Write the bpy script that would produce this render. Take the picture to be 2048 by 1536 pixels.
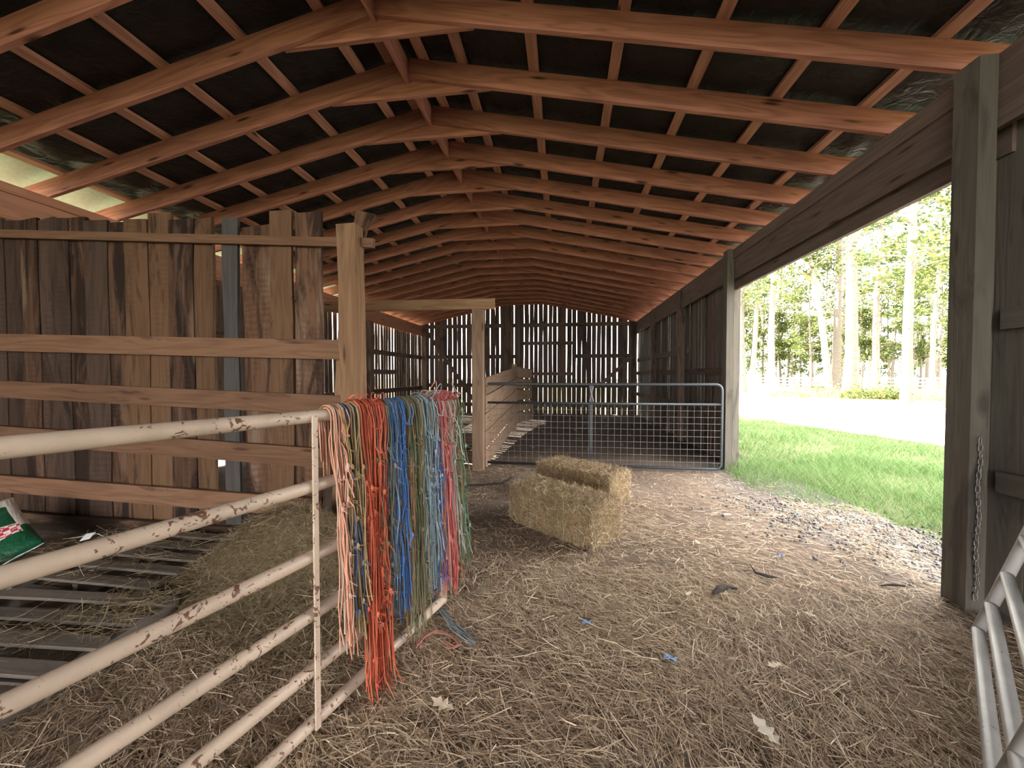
import bpy, math, random
import numpy as np
from mathutils import Vector, Matrix

for o in list(bpy.data.objects): bpy.data.objects.remove(o)
SC = bpy.context.scene
COL = SC.collection
random.seed(7); RNG = np.random.default_rng(11)

# ------------------------------------------------------------------ camera
FPX, CAMH = 770.0, 1.5
YAW = math.atan(104 / FPX); PIT = math.atan(18 / math.hypot(FPX, 104))
cam_d = bpy.data.cameras.new('camera'); cam = bpy.data.objects.new('camera', cam_d); COL.objects.link(cam)
cam.location = (0, 0, CAMH); cam.rotation_euler = (math.pi / 2 - PIT, 0, YAW)
cam_d.sensor_fit = 'HORIZONTAL'; cam_d.sensor_width = 36; cam_d.lens = FPX / 2048 * 36
cam_d.clip_start = 0.02; cam_d.clip_end = 500
SC.camera = cam
# ------------------------------------------------------------------ sky, sun, exposure
W = bpy.data.worlds.new('sky'); SC.world = W; W.use_nodes = True
bg = W.node_tree.nodes['Background']; bg.inputs[0].default_value = (1.0, 0.965, 0.925, 1); bg.inputs[1].default_value = 7.0
sun_d = bpy.data.lights.new('sun', 'SUN'); sun_d.energy = 48; sun_d.angle = 0.009; sun_d.color = (1, 0.93, 0.82)
sun = bpy.data.objects.new('sun', sun_d); COL.objects.link(sun)
SUN_FROM = Vector((-0.83, 0.30, 0.50)).normalized()
sun.rotation_euler = SUN_FROM.to_track_quat('Z', 'Y').to_euler(); sun.location = SUN_FROM * 40
SC.view_settings.view_transform = 'Standard'; SC.view_settings.look = 'None'
SC.view_settings.gamma = 1; SC.view_settings.use_curve_mapping = False
SC.view_settings.exposure = 0.95
SC.cycles.max_bounces = 8; SC.cycles.diffuse_bounces = 6; SC.cycles.use_denoising = True
SC.cycles.sample_clamp_indirect = 8

# ------------------------------------------------------------------ survey helpers: photo pixel to a point of the barn
_fw = np.array([-math.sin(YAW) * math.cos(PIT), math.cos(YAW) * math.cos(PIT), -math.sin(PIT)])
_rt = np.array([math.cos(YAW), math.sin(YAW), 0.0]); _up = np.cross(_rt, _fw); _C = np.array([0, 0, CAMH])
def ray(u, v): return _rt * (u - 1024) / FPX + _up * (768 - v) / FPX + _fw
def onz(u, v, z=0.0): r = ray(u, v); return _C + r * (z - CAMH) / r[2]
def ony(u, v, Y): r = ray(u, v); return _C + r * Y / r[1]
def onx(u, v, X): r = ray(u, v); return _C + r * X / r[0]
def proj(p):
    q = np.asarray(p, float) - _C; d = q @ _fw
    return 1024 + FPX * (q @ _rt) / d, 768 - FPX * (q @ _up) / d, d

# ------------------------------------------------------------------ object helpers
WM = {}
def link(name, data, world, parent=None):
    o = bpy.data.objects.new(name, data); COL.objects.link(o)
    o.matrix_basis = world
    if parent is not None:
        o.parent = parent; o.matrix_parent_inverse = WM[parent.name].inverted()
    WM[o.name] = world.copy()
    return o
def tag(o, label=None, cat=None, group=None, kind=None):
    if label: o['label'] = label
    if cat: o['category'] = cat
    if group: o['group'] = group
    if kind: o['kind'] = kind
    return o
def empty(name, loc=(0, 0, 0), **k):
    o = link(name, None, Matrix.Translation(Vector(loc))); o.empty_display_size = 0.1
    return tag(o, **k)
def np_mesh(name, verts, faces, mat=None, smooth=False):
    me = bpy.data.meshes.new(name)
    verts = np.asarray(verts, np.float32); faces = np.asarray(faces, np.int32)
    n, k = faces.shape
    me.vertices.add(len(verts)); me.vertices.foreach_set('co', verts.ravel())
    me.loops.add(n * k); me.loops.foreach_set('vertex_index', faces.ravel())
    me.polygons.add(n)
    me.polygons.foreach_set('loop_start', np.arange(0, n * k, k, dtype=np.int32))
    me.polygons.foreach_set('loop_total', np.full(n, k, np.int32))
    if smooth: me.polygons.foreach_set('use_smooth', np.ones(n, bool))
    me.update(calc_edges=True); me.validate()
    if mat: me.materials.append(mat)
    return me
def py_mesh(name, verts, faces, mat=None, smooth=False):
    me = bpy.data.meshes.new(name); me.from_pydata([tuple(v) for v in verts], [], faces); me.update()
    if smooth: me.polygons.foreach_set('use_smooth', np.ones(len(me.polygons), bool))
    if mat: me.materials.append(mat)
    return me
I4 = Matrix.Identity(4)
class Acc:
    """collects quads"""
    def __init__(s): s.v = []; s.f = []; s.n = 0
    def add(s, v, f):
        v = np.asarray(v, float); s.v.append(v); s.f.append(np.asarray(f, int) + s.n); s.n += len(v)
    def mesh(s, name, mat, smooth=False): return np_mesh(name, np.concatenate(s.v), np.concatenate(s.f), mat, smooth)

BOXF = [(0, 1, 3, 2), (4, 6, 7, 5), (0, 4, 5, 1), (2, 3, 7, 6), (0, 2, 6, 4), (1, 5, 7, 3)]
MESHES = {}
def board_mesh(L, w, t, mat, var=None, wob=0.0, segs=1, chamfer=0.004):
    """plank along local X, width Y, thickness Z; var gives it a live, uneven edge"""
    key = (round(L, 3), round(w, 3), round(t, 3), mat.name, var, wob)
    if key in MESHES: return MESHES[key]
    rr = random.Random(hash((key[0], key[1], var)) & 0xffff)
    if var is None:
        xs = [0, L]; segs = 1
    else:
        segs = max(segs, 3); xs = [L * i / segs for i in range(segs + 1)]
    V = []; Fc = []
    oy = 0
    for i, x in enumerate(xs):
        a = -w / 2 + (rr.uniform(-wob, wob) if var is not None else 0)
        b = w / 2 + (rr.uniform(-wob, wob) if var is not None else 0)
        dz = rr.uniform(-wob, wob) * 0.3 if var is not None else 0
        dx0 = rr.uniform(-.02, .02) if var is not None and i in (0, segs) else 0
        dx1 = rr.uniform(-.02, .02) if var is not None and i in (0, segs) else 0
        V += [(x + dx0, a, -t / 2 + dz), (x + dx1, b, -t / 2 + dz), (x + dx1, b, t / 2 + dz), (x + dx0, a, t / 2 + dz)]
    for i in range(segs):
        for j in range(4):
            k = (j + 1) % 4
            Fc.append((4 * i + j, 4 * i + 4 + j, 4 * i + 4 + k, 4 * i + k))
    Fc.append((0, 1, 2, 3)); e = 4 * segs; Fc.append((e + 3, e + 2, e + 1, e))
    Fc = [tuple(reversed(f)) for f in Fc]
    me = py_mesh('board', V, Fc, mat)
    MESHES[key] = me
    return me
def board(name, p0, p1, w, t, face, mat, parent=None, var=None, wob=0.0, segs=4):
    """a plank from p0 to p1; 'face' is the direction its broad side looks to"""
    p0 = Vector(p0); p1 = Vector(p1); d = p1 - p0; L = d.length
    x = d.normalized(); z = Vector(face); z = (z - x * z.dot(x)).normalized(); y = z.cross(x)
    M = Matrix(((x.x, y.x, z.x, p0.x), (x.y, y.y, z.y, p0.y), (x.z, y.z, z.z, p0.z), (0, 0, 0, 1)))
    return link(name, board_mesh(L, w, t, mat, var, wob, segs), M, parent)
def tube_geo(path, r, sides=8, closed=False, cap=True):
    P = np.asarray(path, float); n = len(P)
    T = np.gradient(P, axis=0); T /= np.linalg.norm(T, axis=1)[:, None] + 1e-9
    if closed:
        T = np.roll(P, -1, 0) - np.roll(P, 1, 0); T /= np.linalg.norm(T, axis=1)[:, None]
    ref = np.array([0.31, 0.17, 0.93]); 
    if abs(T[0] @ ref) > .95: ref = np.array([1, 0, 0.1])
    N = np.zeros_like(P); nn = ref
    for i in range(n):
        nn = nn - T[i] * (nn @ T[i]); nn = nn / (np.linalg.norm(nn) + 1e-9); N[i] = nn
    Bn = np.cross(T, N)
    rad = np.broadcast_to(np.asarray(r, float), (n,))
    a = np.arange(sides) * 2 * math.pi / sides
    V = P[:, None, :] + rad[:, None, None] * (np.cos(a)[None, :, None] * N[:, None, :] + np.sin(a)[None, :, None] * Bn[:, None, :])
    V = V.reshape(-1, 3)
    i = np.arange(n if closed else n - 1)[:, None]; j = np.arange(sides)[None, :]
    i2 = (i + 1) % n; j2 = (j + 1) % sides
    Fq = np.stack([i * sides + j, i * sides + j2, i2 * sides + j2, i2 * sides + j], -1).reshape(-1, 4)
    return V, Fq
def tube(name, path, r, mat, parent=None, sides=12, closed=False):
    V, Fq = tube_geo(path, r, sides, closed)
    fs = [tuple(int(k) for k in f) for f in Fq]
    if not closed:
        n = len(path); fs.append(tuple(range(sides))[::-1]); fs.append(tuple((n - 1) * sides + j for j in range(sides)))
    me = py_mesh(name, V, fs, mat, True)
    return link(name, me, I4, parent)
def ribbons(P, D, S, L, Wd, bend, nseg=2, tip=0.3):
    """many thin blades: base P, direction D, side S, length L, width Wd, bend vector"""
    n = len(P); ks = np.linspace(0, 1, nseg + 1)
    V = np.zeros((n, nseg + 1, 2, 3))
    for i, k in enumerate(ks):
        c = P + D * (L * k)[:, None] + bend * (L * k * k)[:, None]
        w = Wd * (1 - (1 - tip) * k) * .5
        V[:, i, 0] = c - S * w[:, None]; V[:, i, 1] = c + S * w[:, None]
    b = (np.arange(n) * (nseg + 1) * 2)[:, None]; i = np.arange(nseg)[None, :] * 2
    q = np.stack([b + i, b + i + 1, b + i + 3, b + i + 2], -1).reshape(-1, 4)
    return V.reshape(-1, 3), q
def unit(a): return a / (np.linalg.norm(a, axis=1)[:, None] + 1e-9)
def fbm(x, y, s=0):
    return (np.sin(x * 1.3 + s) * np.cos(y * 1.7 - s) + .5 * np.sin(x * 3.1 - y * 2.3 + 2 * s) + .25 * np.sin(x * 7.3 + y * 5.9 + s)) / 1.75

# ------------------------------------------------------------------ materials
class NT:
    def __init__(s, name, rough=.8, spec=.3):
        s.m = bpy.data.materials.new(name); s.m.use_nodes = True; s.t = s.m.node_tree; s.n = s.t.nodes
        s.b = s.n['Principled BSDF']; s.b.inputs['Roughness'].default_value = rough; s.b.inputs['Specular IOR Level'].default_value = spec
    def node(s, typ, **k):
        n = s.n.new(typ)
        for a, b in k.items():
            if a in n.inputs: n.inputs[a].default_value = b
            else: setattr(n, a, b)
        return n
    def l(s, a, b): s.t.links.new(a, b)
    def ramp(s, fac, stops, interp='LINEAR'):
        r = s.n.new('ShaderNodeValToRGB'); r.color_ramp.interpolation = interp; e = r.color_ramp.elements
        while len(e) > 1: e.remove(e[0])
        for i, (p, c) in enumerate(stops):
            x = e[0] if i == 0 else e.new(p)
            x.position = p; x.color = (*c, 1) if len(c) == 3 else c
        s.l(fac, r.inputs[0]); return r.outputs[0]
    def mix(s, f, a, b, blend='MIX'):
        m = s.n.new('ShaderNodeMix'); m.data_type = 'RGBA'; m.blend_type = blend
        for sock, val in ((m.inputs[0], f), (m.inputs[6], a), (m.inputs[7], b)):
            if hasattr(val, 'node'): s.l(val, sock)
            elif isinstance(val, (int, float)): sock.default_value = val
            else: sock.default_value = (*val, 1)
        return m.outputs[2]
    def math(s, op, a, b=0.0):
        m = s.n.new('ShaderNodeMath'); m.operation = op
        for sock, val in ((m.inputs[0], a), (m.inputs[1], b)):
            if hasattr(val, 'node'): s.l(val, sock)
            else: sock.default_value = val
        return m.outputs[0]
    def noise(s, vec, scale, detail=3, rough=.55, dist=0):
        n = s.node('ShaderNodeTexNoise', Scale=scale, Detail=detail, Roughness=rough, Distortion=dist)
        if vec is not None: s.l(vec, n.inputs['Vector'])
        return n.outputs['Fac']
    def coord(s, scale=(1, 1, 1), jitter=True):
        c = s.n.new('ShaderNodeTexCoord'); mp = s.n.new('ShaderNodeMapping'); mp.inputs['Scale'].default_value = scale
        if jitter:
            oi = s.n.new('ShaderNodeObjectInfo'); k = s.math('MULTIPLY', oi.outputs['Random'], 37.0)
            cb = s.n.new('ShaderNodeCombineXYZ'); s.l(k, cb.inputs[0]); s.l(k, cb.inputs[1]); s.l(k, cb.inputs[2])
            ad = s.n.new('ShaderNodeVectorMath'); ad.operation = 'ADD'; s.l(c.outputs['Object'], ad.inputs[0]); s.l(cb.outputs[0], ad.inputs[1])
            s.l(ad.outputs[0], mp.inputs[0])
        else: s.l(c.outputs['Object'], mp.inputs[0])
        return mp.outputs[0]
    def color(s, c): s.l(c, s.b.inputs['Base Color'])
    def bump(s, h, strength=.3, dist=.004):
        b = s.node('ShaderNodeBump', Strength=strength, Distance=dist); s.l(h, b.inputs['Height']); s.l(b.outputs[0], s.b.inputs['Normal'])
    def rand_object(s, lo, hi):
        oi = s.n.new('ShaderNodeObjectInfo'); mr = s.node('ShaderNodeMapRange'); mr.inputs[3].default_value = lo; mr.inputs[4].default_value = hi
        s.l(oi.outputs['Random'], mr.inputs[0]); return mr.outputs[0]
    def value(s, col, v):
        h = s.n.new('ShaderNodeHueSaturation'); s.l(col, h.inputs['Color'])
        if hasattr(v, 'node'): s.l(v, h.inputs['Value'])
        else: h.inputs['Value'].default_value = v
        return h.outputs[0]
def wood(name, light, dark, knot=(.08, .035, .02), stain=None, stain_amt=.5, var=.25, grain=1.0, rough=.8, pale=None, saw=False):
    m = NT(name, rough, .2)
    v = m.coord((0.7, 7 * grain, 7 * grain))
    warp = m.noise(v, 1.2, 2, .5, .6)
    big = m.math('SINE', m.math('MULTIPLY', warp, 30.0))
    big = m.math('ADD', m.math('MULTIPLY', big, .5), .5)
    fine = m.noise(m.coord((2.2, 90 * grain, 90 * grain)), 1.0, 3, .6)
    f = m.math('ADD', m.math('MULTIPLY', big, .30), m.math('MULTIPLY', fine, .62))
    c = m.ramp(f, [(.2, light), (.5, tuple(.55 * a + .45 * b for a, b in zip(light, dark))), (.8, dark)])
    kv = m.node('ShaderNodeTexVoronoi', Scale=1.0); m.l(m.coord((1.6, 9, 3)), kv.inputs['Vector'])
    kn = m.ramp(kv.outputs['Distance'], [(.07, (1, 1, 1)), (.17, (0, 0, 0))])
    c = m.mix(kn, c, knot)
    if pale is not None:
        pn = m.noise(m.coord((.9, 5, 5)), 1.3, 3, .6); c = m.mix(m.ramp(pn, [(.52, (0, 0, 0)), (.66, (.75, .75, .75))]), c, pale)
    if stain is not None:
        sn = m.noise(m.coord((1.1, 6, 6)), 1.0, 4, .65, .8)
        c = m.mix(m.ramp(sn, [(.62 - .3 * stain_amt, (0, 0, 0)), (.74 - .3 * stain_amt, (.9, .9, .9))]), c, stain)
    if saw:
        wv = m.node('ShaderNodeTexWave', Scale=6.0, Distortion=6.0); wv.bands_direction = 'X'; m.l(m.coord((1, .5, .5)), wv.inputs['Vector'])
        sn2 = m.noise(m.coord((.8, 3, 3)), 1.0, 2); gate_ = m.ramp(sn2, [(.5, (0, 0, 0)), (.6, (.5, .5, .5))])
        c = m.mix(m.math('MULTIPLY', gate_, wv.outputs['Fac']), c, dark)
    c = m.value(c, m.rand_object(1 - var, 1 + var)); m.color(c)
    m.bump(m.math('ADD', fine, big), .25, .003)
    return m.m
M = {}
M['pine'] = wood('pine', (.415, .182, .13), (.205, .082, .057), (.06, .026, .018), var=.10)
M['pine_purlin'] = wood('pine_purlin', (.52, .27, .185), (.30, .14, .095), (.09, .04, .03), var=.12)
M['pine_tan'] = wood('pine_tan', (.36, .225, .13), (.22, .12, .066), var=.15, stain=(.12, .07, .045), stain_amt=.15)
M['header'] = wood('header_wood', (.17, .125, .108), (.10, .072, .063), var=.12)
M['pink'] = wood('plate_wood', (.46, .235, .16), (.32, .15, .10), var=.06)
M['rail'] = wood('rail_wood', (0.189, 0.105, 0.0631), (0.11, 0.0585, 0.0351), var=.14, stain=(0.0598, 0.0328, 0.0236), stain_amt=.12)
M['slab_tan'] = wood('slab_tan', (0.146, 0.0825, 0.0464), (0.0853, 0.046, 0.0256), var=.15, stain=(0.0307, 0.0177, 0.012), stain_amt=.22, saw=True)
M['slab_grey'] = wood('slab_grey', (0.0743, 0.0472, 0.0351), (0.0416, 0.0257, 0.0191), var=.2, stain=(0.0178, 0.0108, 0.00853), stain_amt=.35, saw=True)
M['slab_dark'] = wood('slab_dark', (0.0955, 0.0519, 0.0327), (0.0512, 0.0276, 0.018), var=.2, stain=(0.0123, 0.00766, 0.006), stain_amt=.62, saw=True, pale=(0.15, 0.0969, 0.0682))
M['slab_mottle'] = wood('slab_mottle', (0.139, 0.0745, 0.0444), (0.0732, 0.0366, 0.0216), var=.1, stain=(0.0169, 0.00931, 0.00739), stain_amt=.5, pale=(0.208, 0.146, 0.107), saw=True)
M['slab_blue'] = wood('slab_bluegrey', (0.0735, 0.0679, 0.0644), (0.0455, 0.042, 0.0399), var=.1)
M['post_tan'] = wood('post_tan', (0.239, 0.142, 0.0823), (0.145, 0.0808, 0.0464), var=.06, stain=(0.0795, 0.0484, 0.0321), stain_amt=.25)
M['barn'] = wood('barn_board', (.115, .082, .066), (.06, .042, .034), var=.3, stain=(.03, .021, .018), stain_amt=.3)
M['grey_post'] = wood('grey_post', (.125, .112, .094), (.09, .08, .067), (.06, .05, .042), var=.08, stain=(.065, .058, .05), stain_amt=.2)
M['pen'] = wood('pen_plank', (.27, .185, .13), (.165, .105, .072), var=.15)
M['pallet'] = wood('pallet_wood', (0.155, 0.133, 0.115), (0.0961, 0.0806, 0.0682), var=.2, stain=(0.062, 0.0496, 0.0403), stain_amt=.2)
def island(name, stops, rough=.75, spec=.2, trans=0.0, interp='LINEAR'):
    m = NT(name, rough, spec); g = m.n.new('ShaderNodeNewGeometry')
    c = m.ramp(g.outputs['Random Per Island'], stops, interp); m.color(c)
    if trans:
        tr = m.n.new('ShaderNodeBsdfTranslucent'); m.l(c, tr.inputs[0]); mx = m.n.new('ShaderNodeMixShader'); mx.inputs[0].default_value = trans
        m.l(m.b.outputs[0], mx.inputs[1]); m.l(tr.outputs[0], mx.inputs[2]); m.l(mx.outputs[0], m.n['Material Output'].inputs[0])
    return m.m
M['straw'] = island('straw', [(0, (.21, .145, .095)), (.4, (.37, .27, .18)), (.75, (.56, .43, .30)), (.93, (.74, .61, .46)), (1, (.88, .79, .66))])
M['hay'] = island('hay', [(0, (.095, .07, .04)), (.4, (.20, .15, .088)), (.8, (.32, .25, .155)), (1, (.54, .45, .31))])
M['bale_hay'] = island('bale_hay', [(0, (.12, .082, .047)), (.35, (.24, .172, .103)), (.7, (.37, .28, .175)), (.92, (.53, .425, .285)), (1, (.74, .64, .47))])
M['grass'] = island('grass', [(0, (.075, .14, .04)), (.5, (.135, .235, .08)), (.85, (.20, .30, .12)), (1, (.33, .345, .19))], trans=.3)
M['leaf'] = island('leaves', [(0, (.03, .05, .015)), (.5, (.065, .09, .025)), (.85, (.13, .14, .04)), (1, (.26, .22, .07))], trans=.45)
M['leaf_yellow'] = island('leaves_yellow', [(0, (.22, .20, .05)), (.5, (.36, .33, .09)), (1, (.50, .38, .16))], trans=.4)
def dirt():
    m = NT('dirt', .95, .1); v = m.coord((1, 1, 1), False)
    a = m.noise(v, 1.1, 5, .6); b = m.noise(v, 22, 4, .7)
    c = m.ramp(m.math('ADD', m.math('MULTIPLY', a, .6), m.math('MULTIPLY', b, .4)), [(.3, (.105, .078, .06)), (.5, (.175, .133, .105)), (.7, (.27, .213, .17))])
    vo = m.node('ShaderNodeTexVoronoi', Scale=60.0); m.l(v, vo.inputs['Vector'])
    c = m.mix(m.ramp(vo.outputs['Distance'], [(.1, (.5, .5, .5)), (.22, (0, 0, 0))]), c, (.40, .32, .23))
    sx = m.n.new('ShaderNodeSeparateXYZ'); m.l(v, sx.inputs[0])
    far_dark = m.ramp(m.math('ADD', m.math('MULTIPLY', sx.outputs[1], .1), m.math('MULTIPLY', a, .35)), [(.76, (0, 0, 0)), (.92, (.8, .8, .8))])  # floor colour gets darker towards the far end, with a noisy edge
    grit = m.ramp(m.math('ADD', m.math('MULTIPLY', sx.outputs[0], .2), m.math('MULTIPLY', a, .3)), [(.52, (0, 0, 0)), (.66, (.85, .85, .85))])
    c = m.mix(grit, c, m.mix(b, (.05, .048, .047), (.15, .145, .14)))
    c = m.mix(far_dark, c, (.035, .027, .022))
    m.color(c); m.bump(b, .6, .02); return m.m
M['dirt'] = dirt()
def ground_mat():
    m = NT('turf', .95, .1); v = m.coord((1, 1, 1), False)
    a = m.noise(v, .35, 4, .6); b = m.noise(v, 9, 4, .7)
    c = m.ramp(m.math('ADD', m.math('MULTIPLY', a, .6), m.math('MULTIPLY', b, .4)), [(.32, (.08, .092, .045)), (.5, (.13, .135, .07)), (.7, (.20, .185, .11))])
    m.color(c); m.bump(b, .6, .03); return m.m
M['turf'] = ground_mat()
def gravel_mat():
    m = NT('gravel', .95, .1); v = m.coord((1, 1, 1), False)
    vo = m.node('ShaderNodeTexVoronoi', Scale=28.0); m.l(v, vo.inputs['Vector'])
    a = m.noise(v, .8, 4, .6)
    c = m.mix(vo.outputs['Color'], (.40, .38, .35), (.58, .55, .51)); c = m.mix(m.ramp(a, [(.5, (0, 0, 0)), (.7, (.6, .6, .6))]), c, (.33, .28, .2))
    m.color(c); m.bump(vo.outputs['Distance'], .5, .02); return m.m
M['gravel'] = gravel_mat()
def felt_mat():
    m = NT('roof_felt', .42, .35); v = m.coord((1, 1, 1), False)
    a = m.noise(v, 2.5, 4, .6); m.color(m.ramp(a, [(.3, (.012, .011, .011)), (.7, (.026, .024, .024))]))
    m.bump(m.noise(v, 9, 3, .5, 1.2), .5, .03); return m.m
M['felt'] = felt_mat(); M['felt'].node_tree.nodes['Principled BSDF'].inputs['Specular IOR Level'].default_value = .22
def plain(name, c, rough=.5, metal=0, spec=.4, var=None, scale=30):
    m = NT(name, rough, spec); m.b.inputs['Metallic'].default_value = metal
    n = m.noise(m.coord((1, 1, 1), False), scale, 3, .6); k = var or .15
    m.color(m.ramp(n, [(.3, tuple(x * (1 - k) for x in c)), (.7, tuple(min(1, x * (1 + k)) for x in c))])); return m.m
M['roof_metal'] = plain('roof_metal', (.17, .185, .165), .5, .2)
M['dark_tube'] = plain('dark_tube', (.035, .041, .05), .42, .3, .4)
M['wire'] = plain('galvanised_wire', (.17, .165, .155), .5, .4)
M['chain'] = plain('chain_steel', (.34, .34, .33), .45, .7)
M['black'] = plain('black_rubber', (.02, .02, .02), .6)
M['charwood'] = plain('rotten_wood', (.06, .05, .045), .9)
M['dry_leaf'] = plain('dry_leaf', (.62, .52, .40), .7, 0, .2, .25)
M['white_leaf'] = plain('white_leaf', (.66, .59, .50), .7, 0, .2, .15)
M['brown_leaf'] = plain('brown_leaf', (.22, .13, .09), .8, 0, .2, .3)
M['blue_plastic'] = plain('blue_plastic', (.16, .25, .42), .5)
M['white_plastic'] = plain('white_plastic', (.72, .78, .76), .5)
M['stone'] = plain('gravel_stone', (.16, .155, .155), .9, 0, .2, .4)
M['bark'] = wood('bark', (.22, .19, .155), (.09, .075, .06), var=.35)
M['fence_grey'] = wood('fence_grey', (.42, .38, .33), (.28, .25, .21), var=.1)
def chipped(name, paint, rust, amt, dirt_amt=.3):
    m = NT(name, .42, .45); v = m.coord((1, 1, 1), False)
    n = m.noise(v, 26, 4, .62, 1.5); g = m.noise(v, 3.2, 2, .5)
    f = m.math('ADD', n, m.math('MULTIPLY', g, .45))
    c = m.ramp(m.noise(v, 7, 4, .65), [(.3, tuple(x * .78 for x in paint)), (.7, paint)])
    c = m.mix(m.ramp(f, [(amt, (0, 0, 0)), (amt + .025, (1, 1, 1))]), c, rust)
    m.color(c); m.bump(f, .15, .002); return m.m
M['cream_tube'] = chipped('cream_tube', (.62, .49, .39), (.15, .075, .05), .835)
M['silver_tube'] = chipped('silver_tube', (.44, .435, .43), (.18, .155, .135), .92)

# =================================================================== SETTING
XL, XR, XM = -5.6, 2.6, -1.5           # inner wall lines and ridge
YF, YN = 14.85, -6.5                   # far gable, open near end
ZE, ZR, PITCH = 3.47, 4.33, 0.21       # rafter undersides at plate and ridge
def rz(x): return ZR - PITCH * abs(x - XM)
# floor
def grid(name, x0, x1, y0, y1, nx, ny, zf, mat):
    x, y = np.meshgrid(np.linspace(x0, x1, nx), np.linspace(y0, y1, ny)); z = zf(x, y)
    V = np.stack([x, y, z], -1).reshape(-1, 3); i, j = np.meshgrid(np.arange(ny - 1), np.arange(nx - 1), indexing='ij')
    q = np.stack([i * nx + j, i * nx + j + 1, (i + 1) * nx + j + 1, (i + 1) * nx + j], -1).reshape(-1, 4)
    return np_mesh(name, V, q, mat, True)
def floor_z(x, y): return 0.012 * fbm(x * 1.5, y * 1.5, 1) + 0.006 * fbm(x * 6, y * 6, 2)
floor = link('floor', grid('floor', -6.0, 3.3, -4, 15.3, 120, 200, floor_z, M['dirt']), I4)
tag(floor, 'bare dirt floor of the barn under scattered straw', kind='structure')
ground = link('ground', py_mesh('ground', [(-120, -60, -.045), (150, -60, -.045), (150, 160, -.045), (-120, 160, -.045)], [(0, 1, 2, 3)], M['turf']), I4)
tag(ground, 'grassy ground around the barn', kind='structure')
drv = [(7.6, 2), (8.1, 9.4), (7.0, 13), (6.6, 17), (6.5, 30), (6, 48), (24, 50), (21, 32), (17.5, 20), (16, 8), (15, 2)]
drive = link('driveway', py_mesh('driveway', [(x, y, -.03) for x, y in drv], [tuple(range(len(drv)))], M['gravel']), I4)
tag(drive, 'pale sunlit gravel driveway crossing in front of the trees', kind='structure')

# ---- roof
roof = empty('ceiling', (XM, 0, ZR), label='gable roof of red-brown pine rafters and purlins over black felt', kind='structure')
RY = [2.93 + .652 * k for k in range(-2, 19)]
th = math.atan(PITCH); RD = .185
for y in RY:
    for s in (-1, 1):
        x1 = XR + .55 if s > 0 else XL - .55
        x0 = XM + s * .02
        off = RD / 2 / math.cos(th)
        board('rafter', (x0, y, rz(x0) + off), (x1, y, rz(x1) + off), RD, .04, (0, 1, 0), M['pine'], roof)
    zc = ZR - .065
    board('collar_tie', (XM - .80, y + .04, zc), (XM + .80, y + .04, zc), .17, .038, (0, 1, 0), M['pine'], roof)
board('ridge_board', (XM, 1.2, ZR + .075), (XM, YF + .3, ZR + .075), .20, .036, (1, 0, 0), M['pine'], roof)
PUR = [-5.45, -4.80, -4.13, -3.40, -2.66, -1.96, -1.66, -1.33, -.95, -.28, .42, 1.09, 1.77, 2.44, 3.0]
pur_off = RD / math.cos(th) + .02
for x in PUR:
    s = 1 if x > XM else -1
    board('purlin', (x, 1.2, rz(x) + pur_off), (x, YF + .35, rz(x) + pur_off), .088, .038, (s * math.sin(th), 0, math.cos(th)), M['pine_purlin'], roof)
def felt_z(x, y):
    px = np.array(PUR); d = np.min(np.abs(x[..., None] - px), -1)
    sag = np.clip(d / .3, 0, 1)
    return ZR - PITCH * np.abs(x - XM) + pur_off + .035 - .03 * sag * (.6 + .5 * fbm(x * 2.2, y * 2.6, 3)) + .008 * fbm(x * 8, y * 5, 5) * sag
link('felt_sheet', grid('felt', XL + .10, XM, YN, YF + .35, 90, 300, felt_z, M['felt']), I4, roof)
link('felt_sheet', grid('felt', XM, XR + .45, YN, YF + .35, 90, 300, felt_z, M['felt']), I4, roof)
for s in (-1, 1):
    x1 = XR + .6 if s > 0 else XL - .6
    V = []
    for (x, y) in ((XM, YN - .2), (x1, YN - .2), (x1, YF + .45), (XM, YF + .45)):
        V.append((x, y, rz(x) + pur_off + .06))
    V += [(a, b, c + .02) for a, b, c in V]
    link('roof_sheet', py_mesh('roof_sheet', V, [(0, 1, 2, 3), (7, 6, 5, 4), (0, 4, 5, 1), (1, 5, 6, 2), (2, 6, 7, 3), (3, 7, 4, 0)], M['roof_metal']), I4, roof)

# ---- walls of upright boards with daylight between them
def board_wall(parent, along, const, a0, a1, topf, gap, wmin, wmax, mats, face, z0=.03, skip=(), seed=1, t=.022):
    rr = random.Random(seed); a = a0; n = 0
    while a < a1 - .05:
        w = min(rr.uniform(wmin, wmax), a1 - a); g = rr.uniform(*gap)
        mid = a + w / 2; tilt = rr.uniform(-.012, .012)
        if not any(s0 <= mid <= s1 for s0, s1 in skip):
            zt = topf(mid)
            lo = z0 + rr.uniform(0, .06)
            p0 = (mid, const, lo) if along == 'x' else (const, mid, lo)
            p1 = (mid + tilt, const, zt) if along == 'x' else (const, mid + tilt, zt)
            wr = round(w * 50) / 50
            board('board', p0, p1, wr, t, face, mats[rr.randrange(len(mats))], parent, var=n % 7, wob=.009, segs=5)
        a += w + g; n += 1
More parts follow.
